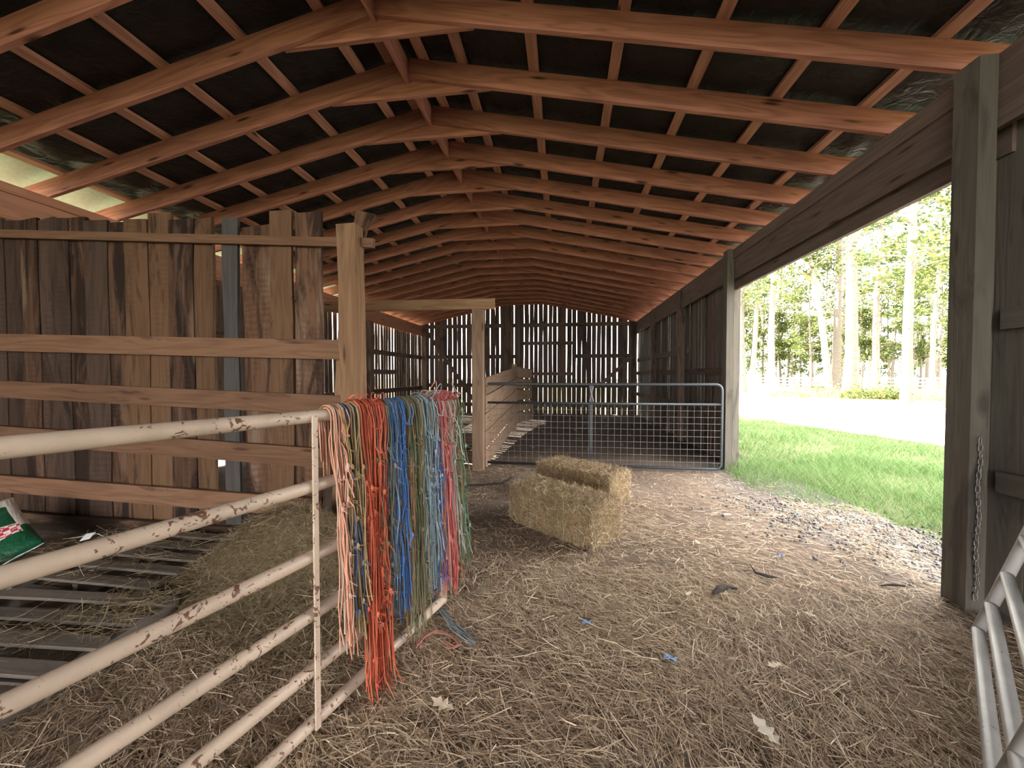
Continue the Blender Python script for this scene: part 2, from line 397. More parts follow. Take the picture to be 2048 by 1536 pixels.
# far gable
wf = empty('wall_far', (XM, YF, 0), label='far gable wall of upright boards with bright daylight gaps', kind='structure')
board_wall(wf, 'x', YF + .05, XL - .12, XR + .22, lambda x: rz(x) + .10, (.006, .030), .15, .185, [M['barn']], (0, -1, 0), seed=3, z0=-.06)
G = (0, -1, 0)
for z, x0, x1 in ((3.42, XL, XR), (2.22, XL, -1.75), (2.22, .3, XR), (1.1, XL, XR), (.35, XL, XR)):
    board('girt', (x0, YF, z), (x1, YF, z), .15, .04, G, M['barn'], wf)
for z in (2.72, 1.55): board('door_ledge', (-1.65, YF - .005, z), (.35, YF - .005, z), .13, .03, G, M['barn'], wf)
for x, w in ((XL + .08, .16), (-2.15, .30), (-1.72, .10), (.40, .10), (XR - .08, .16)):
    board('post', (x, YF - .07, 0), (x, YF - .07, rz(x) + .02), w, .12, G, M['barn'], wf)
board('brace', (XL + .1, YF - .15, 3.38), (-3.45, YF - .15, .45), .13, .035, G, M['barn'], wf)
board('brace', (XR - .1, YF - .15, 2.2), (1.2, YF - .15, 1.0), .13, .035, G, M['barn'], wf)
# left wall
wl = empty('wall_left', (XL, 6, 0), label='board wall along the shaded side behind the plank partition', kind='structure')
board_wall(wl, 'y', XL - .1, YN, 7.6, lambda y: 3.2, (-.035, -.03), .19, .23, [M['barn']], (1, 0, 0), seed=5)
board_wall(wl, 'y', XL - .1, 7.6, YF, lambda y: 3.2, (.018, .06), .11, .17, [M['barn']], (1, 0, 0), seed=6, z0=-.03)
for z0, y0, y1 in ((2.2, 4, YF), (1.0, 4, YF), (1.6, 9.8, 12.6)):
    board('girt', (XL - .06, y0, z0), (XL - .06, y1, z0), .15, .035, (1, 0, 0), M['barn'], wl)
for y in (4.4, 7.5, 10.55): board('post', (XL, y, 0), (XL, y, 3.06), .16, .16, (1, 0, 0), M['barn'], wl)
for z, xo, w in ((3.25, 0, .40), ):
    board('plate_beam', (XL - .02, YN, z), (XL - .02, YF, z), w, .04, (1, 0, 0), M['pink'], wl)
board('plate_strip', (XL + .015, YN, 3.39), (XL + .015, YF, 3.39), .09, .035, (1, 0, 0), M['pink'], wl)
board('plate_strip', (XL + .012, YN, 3.13), (XL + .012, YF, 3.13), .10, .028, (1, 0, 0), M['pink'], wl)
# right wall
wr = empty('wall_right', (XR, 6, 0), label='board wall with the wide open doorway to the grass', kind='structure')
board_wall(wr, 'y', XR + .17, 6.85, YF, lambda y: 3.40, (.002, .012), .15, .20, [M['barn'], M['grey_post']], (-1, 0, 0), seed=8, z0=-.07)
board_wall(wr, 'y', XR + .17, YN, 3.0, lambda y: 3.40, (-.035, -.03), .18, .22, [M['grey_post']], (-1, 0, 0), seed=9, z0=-.07)
for z, y0, y1 in ((1.57, 6.9, YF), (2.05, 9.0, YF), (.8, 6.9, YF), (.83, YN, 2.80), (1.85, YN, 2.80)):
    board('girt', (XR + .12, y0, z), (XR + .12, y1, z), .13, .045, (-1, 0, 0), M['grey_post'] if y0 < 0 else M['barn'], wr)
for y in (2.845, 6.52): board('door_post', (XR - .03, y, 0), (XR - .03, y, 3.46), .16, .10, (-1, 0, 0), M['grey_post'], wr)
board('door_jamb', (XR + .17, 6.75, 0), (XR + .17, 6.75, 3.0), .14, .10, (-1, 0, 0), M['grey_post'], wr)
for y in (9.2, 11.9): board('post', (XR + .02, y, 0), (XR + .02, y, 3.4), .15, .14, (-1, 0, 0), M['barn'], wr)
board('corner_trim', (XR + .10, 2.915, 0), (XR + .10, 2.915, 3.42), .19, .02, (0, -1, 0), M['grey_post'], wr)
board('header_beam', (XR + .05, YN, 3.24), (XR + .05, YF, 3.24), .45, .04, (-1, 0, 0), M['header'], wr)
board('header_strip', (XR + .015, 2.93, 3.38), (XR + .015, 6.44, 3.38), .14, .03, (-1, 0, 0), M['header'], wr)
board('outer_header', (XR + .16, 2.8, 3.06), (XR + .16, 6.85, 3.06), .36, .05, (-1, 0, 0), M['header'], wr)

# =================================================================== PLANK PARTITION
PY = 3.05
part = empty('plank_partition', (-3.5, PY, 0), label='tall rough plank partition with cross rails behind the cream gate', cat='partition')
def px(u, Y=PY + .04): return ony(u, 600, Y)[0]
slabs = [(-40, 11, 440, 'slab_grey'), (11, 48, 438, 'slab_grey'), (48, 79, 437, 'slab_dark'), (79, 108, 437, 'slab_grey'), (108, 140, 438, 'slab_grey'), (140, 174, 437, 'slab_dark'),
         (174, 217, 439, 'slab_grey'), (217, 253, 442, 'slab_dark'), (253, 298, 437, 'slab_tan'), (298, 341, 427, 'slab_tan'), (341, 389, 438, 'slab_dark'), (389, 426, 436, 'slab_tan'),
         (447, 477, 437, 'slab_blue'), (486, 541, 453, 'slab_mottle'), (543, 587, 420, 'slab_tan'), (590, 642, 420, 'slab_mottle')]
for k, (u0, u1, vt, mt) in enumerate(slabs):
    x0, x1 = px(u0), px(u1); zt = ony((u0 + u1) / 2, vt, PY + .04)[2]
    xm = (x0 + x1) / 2; dep = PY + .045 + (.012 if k % 2 else 0)
    board('slab_board', (xm + random.uniform(-.012, .012), dep, .02), (xm, dep, zt), x1 - x0 + (.012 if u1 < 400 else 0), .028, (0, -1, 0), M[mt], part, var=k, wob=.010, segs=6)
# the board behind the post and its splintered top
board('slab_board', (-1.93, PY + .05, .02), (-1.80, PY + .05, 2.62), .17, .03, (0, -1, 0), M['post_tan'], part, var=31, wob=.012, segs=6)
board('broken_top', (-1.78, PY + .08, 2.50), (-1.68, PY + .08, 2.90), .13, .05, (.2, -1, 0), M['slab_mottle'], part, var=33, wob=.03, segs=3)
board('post', (-1.72, PY - .05, 0), (-1.755, PY - .05, 2.74), .16, .13, (0, -1, 0), M['post_tan'], part, var=5, wob=.006, segs=6)
rails = [((0, 468), (748, 487), 2.86, .075), ((0, 685), (690, 700), 1.8, .165), ((0, 778), (685, 811), 1.3, .165), ((0, 868), (665, 917), .85, .165), ((0, 966), (640, 1016), .4, .165)]
for (a, b, _, w) in rails:
    p = ony(a[0], a[1], PY - .0); q = ony(b[0], b[1], PY - .0)
    d = (q - p) / np.linalg.norm(q - p); p = p - d * .15
    board('rail', p, q, w, .038, (0, -1, 0), M['rail'], part)
board('sill_plank', (-5.5, PY - .02, .10), (-1.85, PY - .02, .06), .16, .04, (0, -1, 0), M['slab_dark'], part)

# =================================================================== FAR PEN
pen = empty('stock_pen', (-1.34, 5.95, 0), label='tan post with a crossbeam and stacked planks of the inner pen', cat='pen')
board('post', (-1.34, 5.95, 0), (-1.34, 5.95, 2.53), .17, .14, (0, -1, 0), M['pen'], pen)
board('crossbeam', (-5.4, 5.93, 2.63), (-1.07, 5.93, 2.61), .165, .05, (0, -1, 0), M['pine_tan'], pen)
zz = [(.20, .22), (.52, .44), (.84, .72), (1.16, 1.02), (1.46, 1.62)]
for i in range(5):
    za = .14 + .29 * i; zb = .22 + .31 * i
    board('plank', (-1.26, 6.05, za + .02), (-1.26, 10.3, zb + .12), .275, .04, (1, 0, 0), M['pen'], pen, var=i, wob=.006)
    board('end_plank', (-1.24, 10.32, zb + .12), (-.98, 11.6, zb + .08), .275, .04, (1, -.2, 0), M['pen'], pen, var=i, wob=.004)
board('end_post', (-1.33, 10.3, 0), (-1.33, 10.3, 1.8), .12, .12, (1, 0, 0), M['pen'], pen)
for z in (.22, .5): board('low_plank', (-5.3, 6.02, z), (-1.43, 6.02, z - .03), .2, .035, (0, -1, 0), M['barn'], pen, var=3, wob=.008)

# =================================================================== DARK WIRE GATE
GY = 6.20
def arc_path(pts, r=.11, n=6):
    """polyline with rounded corners"""
    out = [np.array(pts[0], float)]
    for i in range(1, len(pts) - 1):
        a, b, c = (np.array(pts[k], float) for k in (i - 1, i, i + 1))
        d0 = (a - b) / np.linalg.norm(a - b); d1 = (c - b) / np.linalg.norm(c - b)
        s, e = b + d0 * r, b + d1 * r
        for k in range(n + 1):
            t = k / n; out.append((1 - t) ** 2 * s + 2 * t * (1 - t) * b + t * t * e)
    out.append(np.array(pts[-1], float)); return np.array(out)
dg = empty('wire_gate', (-1.39, GY, 0), label='dark tubular gate filled with wire mesh behind the hay bales', cat='gate')
x0, x1, zb, zt = -1.39, 2.37, .065, 1.355
tube('frame', arc_path([(x0 + .12, GY, zb), (x0, GY, zb), (x0, GY, zt), (x1, GY, zt), (x1, GY, zb), (x0 + .1, GY, zb)], .1), .023, M['dark_tube'], dg)
tube('rail', [(x0, GY, 1.05), (x1, GY, 1.05)], .02, M['dark_tube'], dg)
xs_ = .43
board('stay', (xs_, GY, zb), (xs_, GY, 1.36), .045, .02, (0, -1, 0), M['dark_tube'], dg)
acc = Acc()
for i in range(1, 38):
    x = x0 + (x1 - x0) * i / 38; acc.add(*tube_geo([(x, GY - .012, zb), (x, GY - .012, 1.05)], .0028, 4))
for i in range(1, 10):
    z = zb + (1.05 - zb) * i / 10; acc.add(*tube_geo([(x0, GY - .016, z), (x1, GY - .016, z)], .0028, 4))
link('wire_mesh', acc.mesh('wire_mesh', M['wire']), I4, dg)['kind'] = 'stuff'
acc = Acc()
for dx in (-.03, .03): acc.add(*tube_geo([(xs_ + dx, GY, 1.33), (xs_ - dx, GY - .02, 1.08)], .008, 6))
link('tie_straps', acc.mesh('tie_straps', M['wire']), I4, dg)

# =================================================================== CREAM GATE (left)
GP = np.array([-1.0, 1.40, 0]); GD = np.array([.262, .965, 0]); GD /= np.linalg.norm(GD); GN = np.array([GD[1], -GD[0], 0])
GEND = .95
def gpt(s, z, n=0): return GP + GD * s + GN * n + np.array([0, 0, z - .012 * s])
cg = empty('tube_gate', tuple(gpt(0, .012)), label='cream tubular farm gate with chipped rusty paint and twine over its end', cat='gate')
for z in (1.335, 1.055, .775, .540, .315, .100):
    tube('rail', [gpt(s, z) for s in np.linspace(-2.4, GEND, 8)], .0255, M['cream_tube'], cg, 14)
for s in (-1.2, 0): board('stay', gpt(s, .085, .03), gpt(s, 1.34, .03), .022, .008, GN, M['cream_tube'], cg)
tube('end_tube', [gpt(GEND, .08), gpt(GEND, 1.35)], .025, M['cream_tube'], cg, 14)
def s_of_u(u):
    lo, hi = -.3, 1.6
    for _ in range(40):
        m = (lo + hi) / 2
        if proj(gpt(m, 1.335))[0] < u: lo = m
        else: hi = m
    return lo
# ---- hanks of baling twine
PAL = dict(peach=[(.66, .26, .15), (.74, .36, .24), (.62, .44, .36)], gold=[(.42, .27, .10), (.34, .24, .12), (.10, .17, .40), (.50, .36, .18)],
           orange=[(.62, .115, .045), (.72, .16, .07), (.55, .09, .05)], slate=[(.16, .21, .25), (.23, .22, .16), (.30, .36, .40)],
           blue=[(.045, .15, .45), (.07, .22, .58), (.12, .27, .52)], olive=[(.17, .19, .10), (.24, .26, .15), (.13, .16, .09), (.33, .22, .12)],
           copper=[(.36, .16, .08), (.45, .24, .14)], ice=[(.34, .46, .52), (.26, .36, .42), (.44, .52, .52), (.18, .26, .32)],
           royal=[(.06, .13, .42), (.10, .20, .52), (.40, .48, .55)], red=[(.55, .09, .09), (.66, .15, .13), (.60, .22, .22)],
           mist=[(.42, .46, .42), (.32, .38, .34), (.52, .44, .38)], brown=[(.28, .18, .09), (.36, .25, .13), (.22, .15, .09)], green=[(.12, .23, .12), (.18, .31, .19), (.26, .40, .32)])
def twine_mat(name, cols):
    cols = [tuple(.95 * (.88 * x + .12 * sum(c) / 3) for x in c) for c in cols] * 2 + [(.20, .16, .10)]; n = len(cols); return island('twine_' + name, [(i / n, c) for i, c in enumerate(cols)], .6, .25, interp='CONSTANT')
HANK = [('peach', 650, 672, 16, 1300, 14, 'peach twine hank hanging nearest the flat upright of the cream gate'),
        ('gold', 668, 704, 26, 1270, 10, 'thin gold and navy twine hank between the peach and orange hanks'),
        ('orange', 700, 752, 74, 1385, 6, 'thick bright orange-red twine hank hanging on the cream gate'),
        ('slate', 748, 772, 26, 1240, 0, 'slate grey-green twine hank between orange and bright blue hanks'),
        ('blue', 762, 796, 52, 1225, 0, 'bright blue twine hank hanging on the cream gate'),
        ('copper', 792, 806, 10, 1200, 0, 'thin copper brown twine hank right beside the bright blue one'),
        ('olive', 798, 828, 50, 1260, 2, 'olive green twine hank in the middle of the gate twine'),
        ('ice', 820, 852, 54, 1165, 6, 'pale ice-blue twine hank with loose hanging loops'),
        ('royal', 846, 864, 30, 1170, 10, 'royal blue twine hank between ice-blue and red twine'),
        ('red', 856, 876, 40, 1175, 14, 'red-pink twine hank with a tangled heap on the rail end'),
        ('mist', 868, 886, 30, 1105, 20, 'pale grey mixed twine hank beside the red-pink hank'),
        ('brown', 878, 893, 40, 1160, 12, 'golden brown twine hank near the free end of the cream gate'),
        ('green', 886, 897, 34, 1125, 18, 'green twine hank over the very end of the cream gate')]
for hi, (cn, u0, u1, n, vb, drift, lab) in enumerate(HANK):
    n = int(n * 1.5)
    mt = twine_mat(cn, PAL[cn]); s0, s1 = s_of_u(u0), s_of_u(u1); sm = (s0 + s1) / 2
    dd = proj(gpt(sm, 1.335))[2]; zb_ = CAMH - (vb - 750) * dd / FPX
    dr = drift * dd / FPX
    h = empty('twine_hank', tuple(gpt(sm, 1.335)), label=lab, cat='twine', group='hanks of baling twine on the cream gate')
    acc = Acc(); kn = Acc(); rr = np.random.default_rng(100 + hi)
    fat = .35 + .65 * (hi / 12)
    for i in range(n):
        s = rr.uniform(s0, s1); lay = rr.uniform(0, 1) ** 1.3
        R = .028 + .055 * lay * fat + .01 * (cn in ('orange', 'red', 'mist'))
        zend = zb_ + abs(rr.normal(0, .13)) + (rr.uniform(.1, .6) if rr.random() < .2 else 0) - .05
        zback = 1.335 - rr.uniform(.05, .32)
        pts = []
        nb = 4
        for k in range(nb): pts.append((s, zback + (1.30 - zback) * k / nb, -R * (.75 + .25 * k / nb)))
        for k in range(6):
            a = math.pi * (1 - k / 5); pts.append((s, 1.335 + R * math.sin(a) * .95, R * math.cos(a)))
        nf = 11; out = rr.normal(0, .014) + .02; ph = rr.uniform(0, 6.28, 4); am = rr.uniform(.003, .011)
        for k in range(1, nf + 1):
            t = k / nf; z = 1.32 + (zend - 1.32) * t
            w1 = am * math.sin(ph[0] + 7 * t) + am * .6 * math.sin(ph[1] + 17 * t); w2 = am * math.sin(ph[2] + 6 * t) + am * .5 * math.sin(ph[3] + 15 * t)
            sx = s + (sm - s) * .25 * math.sin(math.pi * t) + dr * .55 * t + w1; nx = R + out * t + dr * .55 * t + w2
            if z < .012:
                nx += (.012 - z) * .9; sx += (.012 - z) * .3 * math.sin(ph[1]); z = .012 + rr.uniform(0, .02)
            pts.append((sx, z + .012 * sx, nx))
        P = np.array([gpt(a, b, c) for a, b, c in pts])
        acc.add(*tube_geo(P, .0026 + .0010 * rr.random(), 3))
        if rr.random() < .8:            # knot and frayed tuft
            j = rr.integers(11, len(P) - 1); c = P[j] + GN * .004
            kp = c + np.array([[0, 0, .012], [0, 0, 0], [0, 0, -.012]]); kn.add(*tube_geo(kp, [.003, .0075, .004], 5))
            m_ = 5; D = unit(rr.normal(0, 1, (m_, 3)) * [.7, .7, .5] + GN * .5 + [0, 0, -.5]); S = unit(np.cross(D, rr.normal(0, 1, (m_, 3))))
            kn.add(*ribbons(np.repeat(c[None], m_, 0), D, S, rr.uniform(.018, .05, m_), np.full(m_, .0045), rr.normal(0, .2, (m_, 3)), 2))
    # drooping loops
    for i in range({'ice': 6, 'red': 9, 'mist': 5, 'orange': 4, 'green': 3, 'blue': 3}.get(cn, 1)):
        s = rr.uniform(s0, s1); dp = rr.uniform(.08, .28); wd = rr.uniform(.015, .05); pts = []
        for k in range(15):
            t = k / 14; a = math.pi * t
            pts.append(gpt(s + wd * math.cos(a) + .01 * math.sin(5 * a), 1.36 - dp * math.sin(a) ** .8, .06 + .03 * fat + .03 * math.sin(a)))
        acc.add(*tube_geo(pts, .0026, 3))
    if cn in ('red', 'mist', 'orange', 'ice'):      # tangle on top of the rail
        for i in range({'red': 44, 'mist': 16, 'orange': 3, 'ice': 4}[cn]):
            c = np.array([sm + rr.normal(0, .05 if cn == 'red' else .03), 1.335 + .045 + .025 * rr.random(), rr.normal(.025, .035)]); ph = rr.uniform(0, 6.28, 3); rad = rr.uniform(.02, .05)
            pts = [gpt(c[0] + rad * math.cos(a + ph[0]), c[1] + .018 * math.sin(2 * a + ph[1]) + (.06 if (i == 0 and cn != 'orange') else 0) * math.sin(a / 2) ** 2, c[2] + rad * .8 * math.sin(a + ph[0])) for a in np.linspace(0, 5.5, 16)]
            acc.add(*tube_geo(pts, .0026, 3))
    link('strands', acc.mesh('strands', mt, True), I4, h)['kind'] = 'stuff'
    if kn.n: link('knots', kn.mesh('knots', mt), I4, h)['kind'] = 'stuff'
def floor_twine(name, label, pts, mat, copies=3, r=.0028, seed=0):
    rr = np.random.default_rng(seed); acc = Acc(); P = np.array([list(onz(u, v, .045)) for u, v in pts])
    for c in range(copies):
        t = np.linspace(0, 1, 30); k = np.linspace(0, 1, len(P))
        Q = np.stack([np.interp(t, k, P[:, i]) for i in range(3)], -1)
        for _ in range(2): Q[1:-1] = (Q[:-2] + Q[1:-1] * 2 + Q[2:]) / 4
        Q += rr.normal(0, .010, (1, 3)) * [1, 1, .4] + .008 * np.sin(t * 9 + rr.uniform(0, 6))[:, None] * np.array([1, .4, .2]); Q[:, 2] = np.maximum(Q[:, 2], .038)
        acc.add(*tube_geo(Q, r, 4))
    return tag(link(name, acc.mesh(name, mat, True), I4), label, 'twine')
MT = {k: bpy.data.materials['twine_' + k] for k in PAL}
floor_twine('twine_scrap', 'red-pink twine loop lying on the straw by the gate end', [(832, 1297), (845, 1275), (870, 1262), (900, 1270), (918, 1288), (905, 1297), (885, 1285)], MT['red'], 4, seed=1)
floor_twine('twine_scrap', 'ice-blue frayed twine ends trailing on the floor straw', [(868, 1195), (885, 1225), (905, 1250), (930, 1270), (945, 1288)], MT['ice'], 9, seed=2)
floor_twine('twine_scrap', 'single pale green twine strand trailing off the gate end', [(938, 1110), (946, 1140), (958, 1165), (972, 1176)], MT['green'], 1, .003, seed=3)

# =================================================================== SILVER GATE (right)
sg0 = np.array([2.31, 2.46, .07]); sgd = np.array([-.656, -.755, 0]); sgn = np.array([.755, -.656, 0]); la = math.radians(15)
sgu = np.array([0, 0, math.cos(la)]) + sgn * math.sin(la)
def sp(s, t): return sg0 + sgd * s + sgu * t
sg = empty('leaning_gate', tuple(sp(0, 0)), label='pale silver tubular gate leaning by the grey door post', cat='gate')
for t in (0, .165, .36, .58, .82, 1.08): tube('rail', [sp(s, t) for s in np.linspace(.0, 2.3, 6)], .026, M['silver_tube'], sg, 14)
for s in (0, 1.28): tube('upright', [sp(s, -.02) + sgn * .0, sp(s, 1.1)], .027, M['silver_tube'], sg, 14)

# =================================================================== HAY BALES
def bale(label, A, B, wid, hgt, seed):
    """A, B: the ground corners of the long side towards the gate"""
    rr = np.random.default_rng(seed); A = np.array([*A, 0.]); B = np.array([*B, 0.]); d = B - A; L = np.linalg.norm(d); d /= L; n = np.array([-d[1], d[0], 0]) * (1 if -d[1] * 0 + d[0] > 0 else -1)
    e = empty('hay_bale', tuple((A + B) / 2 + n * wid / 2), label=label, cat='hay bale', group='two hay bales on the barn floor')
    def pos(a, b, c):
        # a,b,c in 0..1 on the box, rounded and lumpy
        x = a * L; y = b * wid; z = c * hgt
        return A + d * x + n * y + np.array([0, 0, z])
    nx, ny, nz = 26, 12, 10; acc = Acc()
    def face(f, na, nb):
        a, b = np.meshgrid(np.linspace(0, 1, na), np.linspace(0, 1, nb)); p = f(a.ravel(), b.ravel()); q = np.asarray(p).T
        c = q - .5; # round the box
        r = np.abs(c) * 2; k = 1 - .045 * (np.clip(r[:, [1]], 0, 1) ** 6 * np.clip(r[:, [2]], 0, 1) ** 6 + np.clip(r[:, [0]], 0, 1) ** 6 * (np.clip(r[:, [1]], 0, 1) ** 6 + np.clip(r[:, [2]], 0, 1) ** 6))
        c = c * k
        w = q[:, 0] * L
        lump = .016 * np.sin(w * 38 + 3 * np.sin(q[:, 1] * 5 + q[:, 2] * 4)) + .024 * fbm(w * 9, q[:, 1] * 6 + q[:, 2] * 5, seed)
        tw = -.014 * (np.exp(-((w - L * .3) / .03) ** 2) + np.exp(-((w - L * .7) / .03) ** 2))
        sc = 1 + (lump + tw)[:, None] * np.array([.3, 2.2, 2.2]); c = c * sc
        V = A + d * ((c[:, [0]] + .5) * L) + n * ((c[:, [1]] + .5) * wid) + np.array([0, 0, 1.]) * ((c[:, [2]] + .5) * hgt)
        V[:, 2] = np.maximum(V[:, 2], .002)
        i, j = np.meshgrid(np.arange(nb - 1), np.arange(na - 1), indexing='ij'); acc.add(V, np.stack([i * na + j, i * na + j + 1, (i + 1) * na + j + 1, (i + 1) * na + j], -1).reshape(-1, 4))
    o = lambda a: a * 0
    face(lambda a, b: (a, b, o(a) + 1), nx, ny); face(lambda a, b: (a, o(a), b), nx, nz); face(lambda a, b: (a, o(a) + 1, b), nx, nz)
    face(lambda a, b: (o(a), a, b), ny, nz); face(lambda a, b: (o(a) + 1, a, b), ny, nz); face(lambda a, b: (a, b, o(a)), nx, ny)
    link('bale_body', acc.mesh('bale_body', M['bale_body'], True), I4, e)
    # loose stems over the faces
    N = 12000; P = []; Dn = []; Nr = []
    for k, (cnt, f, nrm, t1, t2) in enumerate(((.34, 'top', (0, 0, 1), d, n), (.34, 'front', -n, d, np.array([0, 0, 1.])), (.20, 'end', d, n, np.array([0, 0, 1.])), (.06, 'end0', -d, n, np.array([0, 0, 1.])), (.06, 'back', n, d, np.array([0, 0, 1.])))):
        m = int(N * cnt); a = rr.uniform(0, 1, m); b = rr.uniform(0, 1, m); nrm = np.array(nrm, float)
        if f == 'top': c = A + d * (a * L)[:, None] + n * (b * wid)[:, None] + [0, 0, hgt]
        elif f == 'front': c = A + d * (a * L)[:, None] + np.array([0, 0, 1.]) * (b * hgt)[:, None]
        elif f == 'back': c = A + n * wid + d * (a * L)[:, None] + np.array([0, 0, 1.]) * (b * hgt)[:, None]
        elif f == 'end': c = B + n * (a * wid)[:, None] + np.array([0, 0, 1.]) * (b * hgt)[:, None]
        else: c = A + n * (a * wid)[:, None] + np.array([0, 0, 1.]) * (b * hgt)[:, None]
        an = rr.uniform(0, 6.28, m) if f in ('top', 'end', 'end0') else rr.normal(math.pi / 2, .7, m)
        D = np.cos(an)[:, None] * t1 + np.sin(an)[:, None] * t2 + nrm * np.abs(rr.normal(0, .42, m))[:, None]
        P.append(c + nrm * rr.uniform(-.005, .012, m)[:, None]); Dn.append(unit(D)); Nr.append(np.repeat(nrm[None], m, 0))
    P = np.concatenate(P); Dn = np.concatenate(Dn); Nr = np.concatenate(Nr); m = len(P)
    ctr = (A + B) / 2 + n * wid / 2 + np.array([0, 0, hgt / 2]); P = ctr + (P - ctr) * .985
    S = unit(np.cross(Dn, Nr + rr.normal(0, .4, (m, 3)))); Ls = rr.uniform(.025, .11, m)
    V, q = ribbons(P - Dn * (Ls * .5)[:, None], Dn, S, Ls, rr.uniform(.0018, .0042, m), Nr * rr.normal(0, .15, m)[:, None], 2, .6)
    V[:, 2] = np.maximum(V[:, 2], .004)
    link('loose_stems', np_mesh('loose_stems', V, q, M['bale_hay']), I4, e)['kind'] = 'stuff'
    for fr in (.3, .7):
        w = L * fr; r = .004
        pts = [A + d * w + n * (-r) + np.array([0, 0, .01]), A + d * w + n * (-r) + np.array([0, 0, hgt * .98]), A + d * w + n * .02 + np.array([0, 0, hgt + .002]), A + d * w + n * (wid - .02) + np.array([0, 0, hgt + .002]), A + d * w + n * (wid + r) + np.array([0, 0, hgt * .98]), A + d * w + n * (wid + r) + np.array([0, 0, .01])]
        tube('bale_twine', pts, .0025, M['twine_tan'], e, 5)
    return e
M['bale_body'] = plain('bale_body', (.20, .14, .075), .9, 0, .1, .45, 60)
M['twine_tan'] = plain('twine_tan', (.45, .33, .18), .8)
bale('nearer golden hay bale standing in front of another bale', (-.56, 3.90), (.24, 3.27), .47, .385, 21)
bale('farther hay bale partly hidden behind the nearer bale', (-.36, 4.93), (.50, 4.30), .50, .385, 22)

# =================================================================== PALLETS, BAG, HAY PILE
def pallet(label, O, ang, Lw, Dp, n, seed):
    """O: the back corner towards the aisle; slats run along -x (turned by ang), stacked towards the camera"""
    rr = random.Random(seed); c, s = math.cos(ang), math.sin(ang)
    ax = Vector((-c, -s, 0)); ay = Vector((s, -c, 0)); O = Vector((*O, 0))
    e = empty('pallet', tuple(O), label=label, cat='pallet', group='pallets laid on the stall floor')
    for f in (.02, .5, .98):
        a = O + ax * (Lw * f) + Vector((0, 0, .065)); board('stringer', a, a + ay * Dp, .095, .04, ax, M['pallet'], e)
    for i in range(n):
        w = rr.choice((.085, .09, .095)); y = (Dp - .1) * i / (n - 1) + .05
        a = O + ay * y + Vector((0, 0, .123 + .0008 * i)) - ax * rr.uniform(0, .015); board('slat', a, a + ax * (Lw + .02), w, .018, (0, 0, 1), M['pallet'], e, var=i, wob=.004, segs=3)
    for f in (.06, .5, .94):
        a = O + ay * (Dp * f) + Vector((0, 0, .009)); board('bottom_slat', a, a + ax * Lw, .1, .016, (0, 0, 1), M['pallet'], e)
    return e
pallet('grey pallet nearest the cream gate with wide dark slots', (-2.36, 2.06), math.radians(3), 1.15, 1.02, 6, 3)
pallet('grey pallet farther back by the partition half under hay', (-2.62, 2.92), math.radians(-1), 1.15, .82, 5, 4)

# feed bag
def feed_bag():
    nu, nv = 28, 22; V = []; L, Wd, T = .74, .42, .16
    for i in range(nu):
        for j in range(nv):
            u = i / (nu - 1) * 2 - 1; a = j / nv * 2 * math.pi
            e_ = (1 - abs(u) ** 5); th_ = max(.012, T * .5 * e_ ** .6)
            y = Wd / 2 * np.sign(math.cos(a)) * abs(math.cos(a)) ** .55 * (1 - .06 * (1 - abs(u) ** 4)); z = th_ * np.sign(math.sin(a)) * abs(math.sin(a)) ** .9
            z += .012 * math.sin(9 * u + 4 * y * 6) * e_
            V.append((u * L / 2, y, z))
    Fc = []
    for i in range(nu - 1):
        for j in range(nv): k = (j + 1) % nv; Fc.append((i * nv + j, i * nv + k, (i + 1) * nv + k, (i + 1) * nv + j))
    Fc.append(tuple(range(nv))); Fc.append(tuple((nu - 1) * nv + j for j in range(nv))[::-1])
    m = NT('feed_bag_print', .45, .4); tc = m.n.new('ShaderNodeTexCoord'); sx = m.n.new('ShaderNodeSeparateXYZ'); m.l(tc.outputs['Object'], sx.inputs[0])
    X, Y = sx.outputs[0], sx.outputs[1]
    def band(s, a, b): return m.math('MULTIPLY', m.math('GREATER_THAN', s, a), m.math('LESS_THAN', s, b))
    green = m.math('GREATER_THAN', m.math('ADD', X, m.math('MULTIPLY', m.math('ABSOLUTE', m.math('ADD', Y, .02)), .5)), .20)
    c = m.mix(green, (.62, .55, .50), (.006, .07, .032))
    ck = m.node('ShaderNodeTexChecker', Scale=28.0); m.l(tc.outputs['Object'], ck.inputs['Vector']); ck.inputs[1].default_value = (.45, .03, .05, 1); ck.inputs[2].default_value = (.75, .68, .66, 1)
    c = m.mix(m.math('MULTIPLY', band(X, .06, .20), band(Y, -.16, .16)), c, ck.outputs[0])
    c = m.mix(m.math('MULTIPLY', band(X, -.22, .05), band(Y, -.15, .15)), c, (.008, .065, .03))
    c = m.mix(m.math('GREATER_THAN', X, .372), c, (.75, .74, .70))
    m.color(c); m.bump(m.noise(None, 12, 3), .5, .02)
    e = empty('feed_bag', (-4.2, 2.35, .13), label='green and white feed bag with red checks lying on the pallet', cat='bag')
    R = Matrix.Translation((-4.42, 2.40, .235)) @ Matrix.Rotation(math.radians(-18), 4, 'Z') @ Matrix.Rotation(math.radians(20), 4, 'Y') @ Matrix.Rotation(math.radians(28), 4, 'X')
    b = link('bag_body', py_mesh('bag_body', V, Fc, m.m, True), R, e)
    pts = [R @ Vector((L / 2 - .004, y, .004 * math.sin(y * 30))) for y in np.linspace(-Wd / 2 + .01, Wd / 2 - .01, 12)]
    tube('bag_seam', [tuple(p) for p in pts], .007, M['white_plastic'], e, 6)
feed_bag()
tagp = onz(175, 1078, .15)
tg = empty('paper_tag', tuple(tagp), label='small white tag on a string lying behind the pallet slats', cat='tag')
